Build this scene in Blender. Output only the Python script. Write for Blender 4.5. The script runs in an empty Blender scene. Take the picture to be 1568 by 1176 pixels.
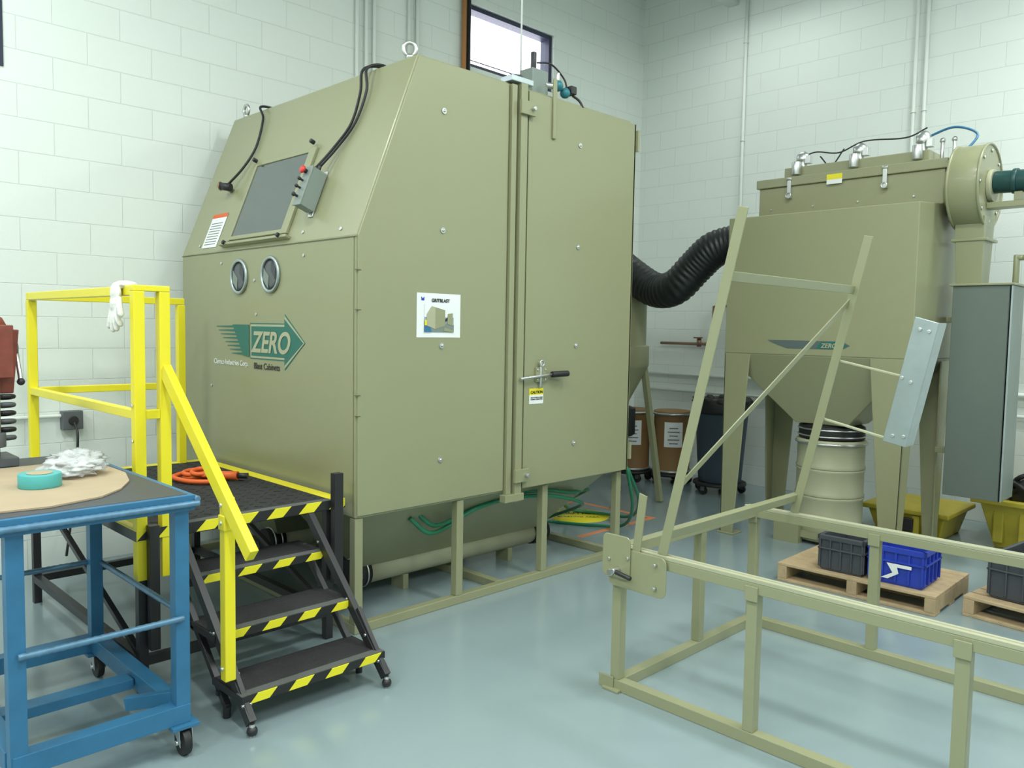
import bpy, bmesh, math, random
from mathutils import Vector, Matrix, noise
random.seed(4)
V=Vector
scn=bpy.context.scene
COL=scn.collection

# ------------------------------------------------------------------ materials
def nd(nt,t,**k):
    n=nt.nodes.new(t)
    for a,b in k.items(): setattr(n,a,b)
    return n
def mat(name,col,rough=0.5,metal=0.0,var=0.06,scale=6.0,bump=0.0,bscale=60.0,coat=0.0,trans=0.0,alpha=1.0,emit=None,es=0,spec=0.5):
    m=bpy.data.materials.new(name); m.use_nodes=True
    nt=m.node_tree; b=nt.nodes['Principled BSDF']
    b.inputs['Roughness'].default_value=rough; b.inputs['Metallic'].default_value=metal
    b.inputs['Coat Weight'].default_value=coat; b.inputs['Coat Roughness'].default_value=0.15
    b.inputs['Transmission Weight'].default_value=trans; b.inputs['Alpha'].default_value=alpha
    b.inputs['Specular IOR Level'].default_value=spec
    if emit: b.inputs['Emission Color'].default_value=(*emit,1); b.inputs['Emission Strength'].default_value=es
    g=nd(nt,'ShaderNodeNewGeometry')
    n=nd(nt,'ShaderNodeTexNoise'); n.inputs['Scale'].default_value=scale; n.inputs['Detail'].default_value=5
    nt.links.new(g.outputs['Position'],n.inputs['Vector'])
    mx=nd(nt,'ShaderNodeMix',data_type='RGBA')
    mx.inputs[6].default_value=(*[c*(1-var) for c in col],1); mx.inputs[7].default_value=(*[min(1,c*(1+var)) for c in col],1)
    nt.links.new(n.outputs['Fac'],mx.inputs[0]); nt.links.new(mx.outputs[2],b.inputs['Base Color'])
    if bump:
        n2=nd(nt,'ShaderNodeTexNoise'); n2.inputs['Scale'].default_value=bscale; n2.inputs['Detail'].default_value=3
        nt.links.new(g.outputs['Position'],n2.inputs['Vector'])
        bp=nd(nt,'ShaderNodeBump'); bp.inputs['Strength'].default_value=bump; bp.inputs['Distance'].default_value=0.01
        nt.links.new(n2.outputs['Fac'],bp.inputs['Height']); nt.links.new(bp.outputs['Normal'],b.inputs['Normal'])
    return m
def wall_mat(name,axis):
    m=mat(name,(0.78,0.815,0.775),0.5); nt=m.node_tree; b=nt.nodes['Principled BSDF']
    g=nd(nt,'ShaderNodeNewGeometry'); s=nd(nt,'ShaderNodeSeparateXYZ'); c=nd(nt,'ShaderNodeCombineXYZ')
    nt.links.new(g.outputs['Position'],s.inputs[0]); nt.links.new(s.outputs[axis],c.inputs[0]); nt.links.new(s.outputs[2],c.inputs[1])
    br=nd(nt,'ShaderNodeTexBrick'); br.offset=0.5
    br.inputs['Scale'].default_value=1; br.inputs['Brick Width'].default_value=0.406; br.inputs['Row Height'].default_value=0.203
    br.inputs['Mortar Size'].default_value=0.004; br.inputs['Mortar Smooth'].default_value=0.6
    br.inputs['Color1'].default_value=(0.775,0.82,0.785,1); br.inputs['Color2'].default_value=(0.76,0.81,0.77,1); br.inputs['Mortar'].default_value=(0.68,0.725,0.69,1)
    nt.links.new(c.outputs[0],br.inputs['Vector']); nt.links.new(br.outputs['Color'],b.inputs['Base Color'])
    n2=nd(nt,'ShaderNodeTexNoise'); n2.inputs['Scale'].default_value=70; nt.links.new(g.outputs['Position'],n2.inputs['Vector'])
    ma=nd(nt,'ShaderNodeMath',operation='MULTIPLY_ADD'); ma.inputs[1].default_value=0.3
    inv=nd(nt,'ShaderNodeMath',operation='SUBTRACT'); inv.inputs[0].default_value=1; nt.links.new(br.outputs['Fac'],inv.inputs[1])
    nt.links.new(n2.outputs['Fac'],ma.inputs[0]); nt.links.new(inv.outputs[0],ma.inputs[2])
    bp=nd(nt,'ShaderNodeBump'); bp.inputs['Strength'].default_value=0.42; bp.inputs['Distance'].default_value=0.006
    nt.links.new(ma.outputs[0],bp.inputs['Height']); nt.links.new(bp.outputs['Normal'],b.inputs['Normal'])
    return m
def stripe_mat(name,c1,c2,period,dirv,rough=0.5,duty=0.5):
    m=mat(name,c1,rough); nt=m.node_tree; b=nt.nodes['Principled BSDF']
    g=nd(nt,'ShaderNodeNewGeometry'); d=nd(nt,'ShaderNodeVectorMath',operation='DOT_PRODUCT'); d.inputs[1].default_value=dirv
    nt.links.new(g.outputs['Position'],d.inputs[0])
    a=nd(nt,'ShaderNodeMath',operation='DIVIDE'); a.inputs[1].default_value=period; nt.links.new(d.outputs['Value'],a.inputs[0])
    f=nd(nt,'ShaderNodeMath',operation='FRACT'); nt.links.new(a.outputs[0],f.inputs[0])
    t=nd(nt,'ShaderNodeMath',operation='GREATER_THAN'); t.inputs[1].default_value=duty; nt.links.new(f.outputs[0],t.inputs[0])
    mx=nd(nt,'ShaderNodeMix',data_type='RGBA'); mx.inputs[6].default_value=(*c1,1); mx.inputs[7].default_value=(*c2,1)
    nt.links.new(t.outputs[0],mx.inputs[0]); nt.links.new(mx.outputs[2],b.inputs['Base Color'])
    return m
KH=mat('khaki_paint',(0.283,0.288,0.168),0.36,var=0.03,scale=2,bump=0.03,bscale=250,coat=0.2)
KHD=mat('khaki_seam',(0.12,0.115,0.065),0.6)
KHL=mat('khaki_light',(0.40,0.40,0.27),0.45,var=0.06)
BLK=mat('black_metal',(0.018,0.018,0.02),0.42)
RUB=mat('black_rubber',(0.012,0.013,0.013),0.55)
HOSE=mat('black_duct',(0.010,0.013,0.014),0.42)
YEL=mat('yellow_paint',(0.80,0.69,0.02),0.38,var=0.05)
BLU=mat('blue_enamel',(0.03,0.15,0.29),0.42,var=0.3,scale=9)
BLUW=mat('worn_blue_rebar',(0.10,0.21,0.32),0.38,0.3,var=0.4,scale=30)
GALV=mat('galvanized_steel',(0.42,0.48,0.49),0.35,0.75,var=0.15,scale=14)
ALU=mat('aluminium',(0.62,0.63,0.62),0.3,0.9)
GREY=mat('grey_plastic',(0.10,0.11,0.12),0.5)
DGREY=mat('dark_grey_plastic',(0.055,0.06,0.07),0.5)
LGREY=mat('light_grey_enamel',(0.20,0.24,0.215),0.45)
BIN=mat('blue_plastic',(0.02,0.05,0.42),0.4)
WOOD=mat('pallet_wood',(0.46,0.34,0.20),0.75,var=0.3,scale=14,bump=0.2)
CARD=mat('cardboard',(0.42,0.33,0.22),0.85,var=0.12)
FIB=mat('fibre_drum_brown',(0.25,0.14,0.055),0.6,var=0.12)
WHT=mat('white_paint',(0.78,0.815,0.775),0.45)
PAP=mat('white_paper',(0.80,0.82,0.82),0.6)
CLOTH=mat('glove_cloth',(0.76,0.76,0.72),0.9,bump=0.3)
GRN=mat('green_hose',(0.02,0.20,0.10),0.35)
TEAL=mat('logo_green',(0.015,0.14,0.11),0.45)
SLATE=mat('slate_label',(0.10,0.13,0.13),0.35)
DTEAL=mat('dark_teal_duct',(0.012,0.06,0.06),0.4)
TEALV=mat('teal_valve',(0.02,0.18,0.22),0.4)
TAPE=mat('teal_tape',(0.08,0.40,0.40),0.45)
RED=mat('red_plastic',(0.6,0.03,0.02),0.35)
REDM=mat('red_machine',(0.20,0.045,0.03),0.5,var=0.4,scale=25)
ORG=mat('orange_rubber',(0.70,0.12,0.02),0.5)
OTAPE=mat('orange_tape',(0.80,0.27,0.11),0.5)
COP=mat('copper_pipe',(0.26,0.16,0.10),0.4,0.5)
RUSTP=mat('orange_brown_pipe',(0.45,0.20,0.07),0.5)
GLS=mat('smoked_window',(0.05,0.068,0.066),0.12,var=0.05,spec=0.8,coat=0.5)
NAVY=mat('navy_frame',(0.015,0.02,0.05),0.4)
BAG=mat('clear_plastic_bag',(0.75,0.78,0.80),0.18,bump=0.8,bscale=25,alpha=0.6)
PHOTO=mat('photo_print',(0.30,0.36,0.42),0.5,var=0.6,scale=28)
PANEL=mat('smoky_panel',(0.135,0.165,0.145),0.3,0.1,var=0.08,scale=3)
PANELS=mat('panel_edge',(0.22,0.26,0.24),0.4,0.2,var=0.1)
HAZ=stripe_mat('hazard_stripes',(0.80,0.72,0.02),(0.015,0.015,0.015),0.17,(1,0,-1.0))
TREAD=mat('grip_tread',(0.022,0.022,0.024),0.7,bump=0.9,bscale=160)
TREADL=mat('nosing_grip_strip',(0.10,0.105,0.10),0.8,bump=0.6,bscale=200)
CEIL=mat('ceiling_paint',(0.66,0.70,0.67),0.7)
EM=mat('lamp_diffuser',(0.9,0.95,0.92),0.5,emit=(0.93,1,0.96),es=6)

# ------------------------------------------------------------------ geometry builder
def basis(x,y):
    x=V(x).normalized(); y=V(y).normalized(); z=x.cross(y)
    return Matrix((x,y,z)).transposed().to_4x4()
class G:
    def __init__(s,name,bevel=0.0,parent=None):
        s.name=name; s.bm=bmesh.new(); s.mats=[]; s.bevel=bevel; s.parent=parent
    def mi(s,m):
        if m not in s.mats: s.mats.append(m)
        return s.mats.index(m)
    def face(s,vs,m,sm=False):
        try: f=s.bm.faces.new(vs)
        except ValueError: return
        f.material_index=s.mi(m); f.smooth=sm
    def hexa(s,p,m):
        v=[s.bm.verts.new(q) for q in p]
        for q in ((0,3,2,1),(4,5,6,7),(0,1,5,4),(1,2,6,5),(2,3,7,6),(3,0,4,7)): s.face([v[i] for i in q],m)
    def box(s,a,b,m):
        x0,y0,z0=a;x1,y1,z1=b
        x0,x1=min(x0,x1),max(x0,x1);y0,y1=min(y0,y1),max(y0,y1);z0,z1=min(z0,z1),max(z0,z1)
        s.hexa([(x0,y0,z0),(x1,y0,z0),(x1,y1,z0),(x0,y1,z0),(x0,y0,z1),(x1,y0,z1),(x1,y1,z1),(x0,y1,z1)],m)
    def obox(s,c,size,m,M):
        c=V(c);M=M.to_3x3();h=[k/2 for k in size]
        P=[c+M@V((i*h[0],j*h[1],k*h[2])) for k in(-1,1) for i,j in((-1,-1),(1,-1),(1,1),(-1,1))]
        s.hexa(P,m)
    def frustum(s,r0,z0,r1,z1,m):
        a=[(r0[0],r0[1],z0),(r0[2],r0[1],z0),(r0[2],r0[3],z0),(r0[0],r0[3],z0)]
        b=[(r1[0],r1[1],z1),(r1[2],r1[1],z1),(r1[2],r1[3],z1),(r1[0],r1[3],z1)]
        s.hexa(a+b,m)
    def beam(s,p,q,w,h,m,up=(0,0,1)):
        p=V(p);q=V(q);d=(q-p).normalized();up=V(up)
        if abs(d.dot(up))>0.98: up=V((0,1,0))
        x=d.cross(up).normalized();u=x.cross(d).normalized()
        M=Matrix((x,d,u)).transposed()
        s.obox((p+q)/2,(w,(q-p).length,h),m,M)
    def ring(s,c,x,y,r,n): return [s.bm.verts.new(c+x*math.cos(2*math.pi*i/n)*r+y*math.sin(2*math.pi*i/n)*r) for i in range(n)]
    def cyl(s,p,q,r,m,r2=None,n=24,cap=True):
        p=V(p);q=V(q);r2=r if r2 is None else r2
        d=(q-p).normalized();x=d.orthogonal().normalized();y=d.cross(x)
        a=s.ring(p,x,y,r,n);b=s.ring(q,x,y,r2,n)
        for i in range(n): s.face([a[i],a[(i+1)%n],b[(i+1)%n],b[i]],m,True)
        if cap: s.face(a[::-1],m); s.face(b,m)
    def lathe(s,base,prof,m,axis=(0,0,1),n=32):
        d=V(axis).normalized();x=d.orthogonal().normalized();y=d.cross(x);base=V(base)
        R=[s.ring(base+d*z,x,y,max(r,1e-4),n) for r,z in prof]
        for a,b in zip(R,R[1:]):
            for i in range(n): s.face([a[i],a[(i+1)%n],b[(i+1)%n],b[i]],m,True)
        s.face(R[0][::-1],m); s.face(R[-1],m)
    def sweep(s,pts,r,m,n=10,res=8,rf=None,smooth=True):
        P=[V(p) for p in pts]
        if smooth and len(P)>2:
            Q=[P[0]*2-P[1]]+P+[P[-1]*2-P[-2]];o=[]
            for i in range(1,len(Q)-2):
                a,b,c,d=Q[i-1:i+3]
                for k in range(res):
                    t=k/res
                    o.append(0.5*((2*b)+(c-a)*t+(2*a-5*b+4*c-d)*t*t+(3*b-a-3*c+d)*t**3))
            o.append(P[-1]);P=o
        x=None;R=[];L=0
        for i,p in enumerate(P):
            d=(P[min(i+1,len(P)-1)]-P[max(i-1,0)]).normalized()
            if x is None: x=d.orthogonal().normalized()
            x=(x-d*x.dot(d)).normalized();y=d.cross(x)
            if i: L+=(P[i]-P[i-1]).length
            R.append(s.ring(p,x,y,r*(rf(i,L) if rf else 1),n))
        for a,b in zip(R,R[1:]):
            for i in range(n): s.face([a[i],a[(i+1)%n],b[(i+1)%n],b[i]],m,True)
        s.face(R[0][::-1],m); s.face(R[-1],m)
    def prism(s,pts,vec,m):
        vec=V(vec);a=[s.bm.verts.new(V(p)) for p in pts];b=[s.bm.verts.new(V(p)+vec) for p in pts];n=len(a)
        s.face(a[::-1],m);s.face(b,m)
        for i in range(n): s.face([a[i],a[(i+1)%n],b[(i+1)%n],b[i]],m)
    def torus(s,c,nrm,R,r,m,n=28,k=8,a0=0,a1=2*math.pi):
        d=V(nrm).normalized();x=d.orthogonal().normalized();y=d.cross(x);c=V(c);full=a1-a0>6.28
        N=n if full else n+1;rs=[]
        for i in range(N):
            a=a0+(a1-a0)*i/n;e=x*math.cos(a)+y*math.sin(a)
            rs.append([s.bm.verts.new(c+e*(R+r*math.cos(2*math.pi*j/k))+d*r*math.sin(2*math.pi*j/k)) for j in range(k)])
        for i in range(N if full else N-1):
            A=rs[i];B=rs[(i+1)%N]
            for j in range(k): s.face([A[j],A[(j+1)%k],B[(j+1)%k],B[j]],m,True)
    def ball(s,c,r,m,sc=(1,1,1),jit=0,sub=2,fr=3):
        t=bmesh.new();bmesh.ops.create_icosphere(t,subdivisions=sub,radius=1)
        mp={}
        for v in t.verts:
            q=v.co*(1+jit*noise.noise(v.co*fr+V(c)*7)); mp[v]=s.bm.verts.new(V(c)+V((q.x*sc[0],q.y*sc[1],q.z*sc[2]))*r)
        for f in t.faces: s.face([mp[v] for v in f.verts],m,True)
        t.free()
    def done(s):
        bmesh.ops.recalc_face_normals(s.bm,faces=s.bm.faces[:])
        vs=s.bm.verts
        o=V(((min(v.co.x for v in vs)+max(v.co.x for v in vs))/2,(min(v.co.y for v in vs)+max(v.co.y for v in vs))/2,min(v.co.z for v in vs)))
        for v in vs: v.co-=o
        me=bpy.data.meshes.new(s.name);s.bm.to_mesh(me);s.bm.free()
        for m in s.mats: me.materials.append(m)
        ob=bpy.data.objects.new(s.name,me);ob.location=o;COL.objects.link(ob)
        if s.bevel:
            b=ob.modifiers.new('bevel','BEVEL');b.width=s.bevel;b.segments=2;b.limit_method='ANGLE';b.angle_limit=math.radians(50)
        if s.parent is not None: par(ob,s.parent)
        return ob
def par(ob,p):
    ob.parent=p; ob.matrix_parent_inverse=Matrix.Translation(p.location).inverted()
def add_text(name,body,loc,xd,yd,size,m,parent,shear=0,align='LEFT',bold=0):
    c=bpy.data.curves.new(name,'FONT');c.body=body;c.size=size;c.extrude=0.0008;c.shear=shear;c.align_x=align;c.offset=bold
    o=bpy.data.objects.new(name+'_tmp',c);COL.objects.link(o);bpy.context.view_layer.update()
    me=bpy.data.meshes.new_from_object(o.evaluated_get(bpy.context.evaluated_depsgraph_get()))
    bpy.data.objects.remove(o)
    ob=bpy.data.objects.new(name,me);COL.objects.link(ob);me.materials.clear();me.materials.append(m)
    me.transform(basis(xd,yd));ob.location=V(loc);par(ob,parent)
    return ob

# ------------------------------------------------------------------ room
WX,WY,H=7.8,5.75,5.38; X0,Y0=-3.8,-5.0
FLOOR=mat('epoxy_floor',(0.252,0.325,0.342),0.22,var=0.07,scale=0.9,bump=0.05,bscale=5,coat=0.35)
g=G('floor');g.box((X0-.2,Y0-.2,-.15),(WX+.2,WY+.2,0),FLOOR);g.done()
g=G('ceiling');g.box((X0-.2,Y0-.2,H),(WX+.2,WY+.2,H+.1),CEIL);g.done()
WN=wall_mat('painted_block_x',0);WE=wall_mat('painted_block_y',1)
wa,wb=5.11,6.27
wins=[(wa,wb,4.02,4.59),(0.10,1.35,3.13,4.63)]
g=G('wall_north')
xs=[X0-.2,0.10,1.35,wa,wb,WX+.2]
for i in range(5):
    a,b=xs[i],xs[i+1]
    w=[q for q in wins if abs(q[0]-a)<.01]
    if w: g.box((a,WY,0),(b,WY+.2,w[0][2]),WN);g.box((a,WY,w[0][3]),(b,WY+.2,H),WN)
    else: g.box((a,WY,0),(b,WY+.2,H),WN)
g.done()
g=G('wall_east');g.box((WX,Y0-.2,0),(WX+.2,WY,H),WE);g.done()
g=G('wall_south');g.box((X0,Y0-.2,0),(WX,Y0,H),WN);g.done()
g=G('wall_west');g.box((X0-.2,Y0-.2,0),(X0,WY,H),WE);g.done()
GLASS=mat('window_glass',(0.9,0.93,1.0),0.05,alpha=0.05)
for i,(a,b,c,d) in enumerate(wins):
    g=G('window_%d'%(i+1),0.003)
    f=.04;y0=WY+.03 if i==0 else WY-.01;y1=y0+.12
    g.box((a,y0,c),(a+f,y1,d),NAVY);g.box((b-f,y0,c),(b,y1,d),NAVY)
    g.box((a+f,y0,c),(b-f,y1,c+f),NAVY);g.box((a+f,y0,d-f),(b-f,y1,d),NAVY)
    g.box((a+f,y0+.05,c+f),(b-f,y0+.055,d-f),GLASS)
    g.box((a+f,y0+.06,c+f+.05),(b-f,y0+.07,c+f+.06),NAVY)
    g.done()
g=G('ceiling_joists')
for y in (-3.5,-1.5,0.5,2.5,4.6):
    g.box((X0,y-.06,H-.06),(WX,y+.06,H),CEIL);g.box((X0,y-.06,H-.36),(WX,y+.06,H-.31),CEIL)
    x=X0
    while x<WX-.4:
        g.beam((x,y,H-.33),(x+.2,y,H-.03),.025,.025,CEIL);g.beam((x+.2,y,H-.03),(x+.4,y,H-.33),.025,.025,CEIL);x+=.4
g.done()
# light fixtures
fx=[(0.5,1.0,112),(3.4,1.0,90),(6.2,0.7,70),(0.3,-2.4,75),(3.4,-2.4,70),(6.4,-2.4,66),(0.4,4.1,60),(6.9,4.0,9),(-2.2,2.6,125),(-2.4,-1.2,100)]
for k,(x,y,en) in enumerate(fx):
    z=4.9;g=G('fluorescent_light_fixture',0.004)
    g.prism([(x-.14,y-.65,z),(x+.14,y-.65,z),(x+.09,y-.65,z+.07),(x-.09,y-.65,z+.07)],(0,1.3,0),WHT)
    for dx in(-.07,.07): g.cyl((x+dx,y-.6,z-.015),(x+dx,y+.6,z-.015),.014,EM,n=10)
    for dy in(-.5,.5): g.cyl((x,y+dy,z+.07),(x,y+dy,H-.005),.005,GALV,n=6)
    ob=g.done()
    L=bpy.data.lights.new('lamp_tube_light','AREA');L.shape='RECTANGLE';L.size=.35;L.size_y=1.3
    L.energy=en*.90;L.color=(0.945,1.0,0.965)
    lo=bpy.data.objects.new('lamp_tube_light',L);lo.location=(x,y,z-.04);COL.objects.link(lo);par(lo,ob)
w=bpy.data.worlds.new('daylight');scn.world=w;w.use_nodes=True
w.node_tree.nodes['Background'].inputs[0].default_value=(0.88,0.90,1,1);w.node_tree.nodes['Background'].inputs[1].default_value=5.0

# wall services
def pipe(name,pts,r,m,clips=None):
    g=G(name);g.sweep(pts,r,m,n=12,smooth=False)
    for c in clips or []: g.torus(c[0],c[1],r+.004,.005,WHT)
    return g.done()
for x in(3.87,3.96,4.04,4.40,4.49): pipe('wall_conduit',[(x,5.725,.3),(x,5.725,H-.02)],.016,WHT,[((x,5.725,z),(0,0,1)) for z in(2.0,3.6,5)])
pipe('orange_riser_pipe',[(5.015,5.71,.3),(5.015,5.71,H-.02)],.022,RUSTP);pipe('black_riser_pipe',[(5.07,5.71,.3),(5.07,5.71,H-.02)],.02,BLK)
for y in(4.43,2.74,2.65): pipe('wall_conduit',[(WX-.025,y,1.2),(WX-.025,y,H-.02)],.016,WHT,[((WX-.025,y,z),(0,0,1)) for z in(2.2,3.6,4.6)])
pipe('horizontal_conduit',[(WX-.03,5.6,1.12),(WX-.03,0.2,1.12)],.018,WHT)
pipe('horizontal_conduit',[(WX-.03,5.6,.94),(WX-.03,0.2,.94)],.014,WHT)
xx=WX-.06
g=G('copper_air_line');g.sweep([(xx,5.35,1.47),(xx,4.72,1.47),(xx,4.68,1.47),(xx,4.68,1.88),(xx,4.64,1.88),(xx,3.4,1.88)],.016,COP,smooth=False)
g.cyl((xx,4.85,1.44),(xx,4.85,1.53),.025,COP);g.box((xx-.04,4.80,1.53),(xx-.01,4.9,1.545),COP);g.cyl((xx,4.5,1.80),(xx,4.5,1.9),.02,COP);g.done()
g=G('wall_outlet',0.004);g.box((1.62,5.68,.9),(1.74,5.749,1.02),GREY);g.cyl((1.68,5.67,.96),(1.68,5.68,.96),.03,BLK)
g.cyl((.9,5.72,.99),(1.62,5.72,.99),.012,WHT);g.sweep([(1.68,5.66,.95),(1.68,5.6,.85),(1.66,5.62,.5),(1.6,5.6,.1)],.008,BLK);g.done()

# ------------------------------------------------------------------ blast cabinet
CX0,CX1,CY0,CY1,CZ0,CZ1=2.34,4.57,3.46,5.54,0.61,3.035
RX,CR=2.72,2.06
g=G('blast_cabinet',0.008)
g.prism([(CX0,CY0,CZ0),(CX1,CY0,CZ0),(CX1,CY0,CZ1),(RX,CY0,CZ1),(CX0,CY0,CR)],(0,CY1-CY0,0),KH)
cab=g.done()
U=V((RX-CX0,0,CZ1-CR)).normalized();SN=V((-U.z,0,U.x))
def SP(y,t,off=0): return V((CX0+(RX-CX0)*t,y,CR+(CZ1-CR)*t))+SN*off
g=G('support_stand',0.004,cab)
lx=[2.365,3.06,3.78,4.545]
for y in(3.487,5.51):
    for x in lx: g.box((x-.025,y-.025,.05),(x+.025,y+.025,.609),KH)
    g.box((2.34,y-.025,0),(4.57,y+.025,.05),KH)
for x in(2.365,4.545): g.box((x-.025,3.512,0),(x+.025,5.485,.05),KH)
g.box((3.40,3.512,0),(3.45,5.485,.05),KH);g.done()
g=G('collection_hoppers',0.003,cab)
for ya,yb in((3.53,4.48),(4.52,5.47)):
    c=(ya+yb)/2-.05
    g.frustum((2.68,c-.07,4.18,c+.07),.2,(2.42,ya,4.50,yb),.609,KH)
g.done()
g=G('auger_tubes',0,cab)
for y in(3.95,4.94):
    g.cyl((2.72,y,.15),(4.16,y,.15),.075,KHL)
    for a,b in((2.62,2.74),(4.14,4.28)): g.cyl((a,y,.15),(b,y,.15),.084,RUB);
    for a in(2.66,2.71,4.18,4.24): g.torus((a,y,.15),(1,0,0),.086,.006,ALU)
    for x in(3.0,3.9): g.box((x-.02,y-.06,.0),(x+.02,y+.06,.09),KH)
g.done()
g=G('door_panels',0.004,cab);y=CY0;ZT=CZ1-.025
g.prism([(2.346,y-.012,.625),(3.385,y-.012,.625),(3.385,y-.012,CZ1-.012),(2.722,y-.012,CZ1-.012),(2.346,y-.012,2.058)],(0,.011,0),KH)
g.box((3.53,y-.035,.625),(4.585,y,ZT),KH)
g.box((4.57,y-.035,.625),(4.588,y+.06,ZT),KH)
g.box((3.395,y-.03,.60),(3.435,y,CZ1-.01),KH)
g.box((3.455,y-.045,.55),(3.51,y,CZ1+.005),KH)
g.box((3.385,y-.004,.62),(3.53,y-.0,CZ1-.02),KHD)
for z in(2.90,.71):
    g.box((3.44,y-.065,z-.04),(3.56,y-.045,z+.04),KH);g.cyl((3.53,y-.09,z),(3.53,y-.06,z),.012,ALU)
g.box((3.37,y-.05,.555),(3.53,y-.0,.60),KH)
g.done()
g=G('panel_bolts',0,cab)
for z in(2.77,2.13,1.5,.865):
    for x,o in((2.89,.012),(4.0,.035)):
        g.cyl((x,y-o-.006,z),(x,y-o,z),.016,ALU,n=12);g.ball((x,y-o-.006,z),.009,ALU,sub=1)
for yy,z in((4.52,1.86),(4.50,1.66),(4.95,1.98),(5.1,1.2),(3.96,1.98)): g.cyl((CX0-.006,yy,z),(CX0,yy,z),.009,ALU,n=10)
for yy,t in((3.62,.04),(4.0,.05),(5.3,.05)): 
    p=SP(yy,t);g.cyl(p,p+SN*.006,.01,ALU,n=10)
g.done()
g=G('panel_seams',0,cab)
for z0,z1 in((1.68,1.685),(1.245,1.25),(1.14,1.144),(1.88,1.885)): g.box((2.332,y-.014,z0),(2.36,y-.0,z1),KHD)
g.box((CX0-.002,3.478,.62),(CX0,3.480,2.05),KHD)
g.box((CX0-.004,3.46,CR-.012),(CX0+.0,5.54,CR-.008),KHD)
g.box((4.59,y-.05,2.83),(4.61,y+.02,2.97),KH);g.box((4.59,y-.05,.7),(4.61,y+.02,.82),KH)
g.done()
g=G('door_latch',0.003,cab);z=1.32
g.box((3.62,y-.05,z-.045),(3.71,y-.035,z+.045),KH)
g.cyl((3.47,y-.062,z-.02),(3.75,y-.062,z),.009,ALU,n=10)
g.cyl((3.745,y-.065,z),(3.875,y-.085,z+.004),.019,RUB)
g.cyl((3.66,y-.05,z-.08),(3.66,y-.05,z+.08),.009,ALU,n=10);g.torus((3.66,y-.06,z+.07),(0,1,0),.018,.005,ALU)
for dx in(-.035,.035):
    for dz in(-.03,.03): g.cyl((3.665+dx,y-.056,z+dz),(3.665+dx,y-.05,z+dz),.007,ALU,n=8)
g.done()
g=G('caution_label',0,cab);g.box((3.575,y-.037,1.14),(3.70,y-.035,1.195),PAP);g.box((3.575,y-.037,1.195),(3.70,y-.035,1.235),YEL);ob=g.done()
add_text('caution_text','CAUTION',(3.64,y-.038,1.204),(1,0,0),(0,0,1),.024,BLK,cab,align='CENTER',bold=.0006)
add_text('caution_body','KEEP DOORS CLOSED\nDURING OPERATION',(3.64,y-.038,1.175),(1,0,0),(0,0,1),.011,BLK,cab,align='CENTER')
# paper sign with printed photo of the cabinet
g=G('paper_sign',0,cab);sx=-.02
def SG(pts,d,m): g.prism([(a+sx,y-d,b) for a,b in pts],(0,.001,0),m)
def SR(a,b,c,e,d,m): SG([(a,b),(c,b),(c,e),(a,e)],d,m)
SR(2.735,1.545,3.045,1.785,.0140,PAP)
SR(2.785,1.575,2.995,1.725,.0155,PHOTO);SR(2.785,1.655,2.995,1.725,.017,PAP)
SG([(2.785,1.575),(2.995,1.575),(2.995,1.615),(2.785,1.63)],.018,LGREY)
SG([(2.80,1.61),(2.86,1.59),(2.86,1.71),(2.835,1.715),(2.815,1.69),(2.80,1.67)],.0195,KHL)
SG([(2.86,1.59),(2.93,1.61),(2.93,1.695),(2.86,1.71)],.0195,KH)
SG([(2.945,1.62),(2.985,1.61),(2.985,1.68),(2.95,1.675)],.0195,KH)
SG([(2.93,1.63),(2.948,1.64),(2.948,1.655),(2.93,1.645)],.0195,BLK)
SG([(2.785,1.575),(2.835,1.575),(2.825,1.60),(2.785,1.61)],.0205,BLU);SG([(2.787,1.61),(2.80,1.61),(2.80,1.64),(2.787,1.64)],.0205,YEL)
SG([(2.92,1.58),(2.99,1.575),(2.99,1.585),(2.925,1.60)],.0205,KH)
SG([(2.765,1.745),(2.785,1.745),(2.785,1.765),(2.775,1.755),(2.765,1.765)],.016,BIN);g.done()
add_text('sign_title','GRITBLAST',(2.90+sx,y-.0165,1.738),(1,0,0),(0,0,1),.026,BLK,cab,align='CENTER',bold=.0005)
# logo on front
g=G('logo_arrow',0,cab)
def arrow(xf,e,m):
    g.prism([(xf,4.565+e,1.597+e),(xf,4.565+e,1.403-e),(xf,4.165,1.403-e),(xf,4.165,1.355-e*1.5),(xf,3.955-e,1.50),(xf,4.165,1.645+e*1.5),(xf,4.165,1.597+e)],(.0015,0,0),m)
arrow(CX0-.002,.010,TEAL);arrow(CX0-.0032,.003,KHL);arrow(CX0-.0045,-.009,TEAL)
for k in range(8):
    z=1.585-k*.0235;e=5.02-.03*k
    g.prism([(CX0-.004,4.62,z+.009),(CX0-.004,4.62,z-.009),(CX0-.004,e,z-.002),(CX0-.004,e,z+.001)],(.0015,0,0),TEAL)
g.prism([(CX0-.0045,4.585,1.597),(CX0-.0045,4.585,1.403),(CX0-.0045,4.66,1.41),(CX0-.0045,4.80,1.597)],(.0015,0,0),TEAL)
g.done()
add_text('logo_letters','ZERO',(CX0-.0065,4.55,1.437),(0,-1,0),(0,0,1),.172,KHL,cab,shear=.25,bold=.004)
add_text('logo_line_left','Clemco Industries Corp.',(CX0-.003,5.06,1.345),(0,-1,0),(0,0,1),.046,PAP,cab)
add_text('logo_line_right','Blast Cabinets',(CX0-.003,4.53,1.335),(0,-1,0),(0,0,1),.054,BLK,cab)
g=G('arm_ports',0,cab)
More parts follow.
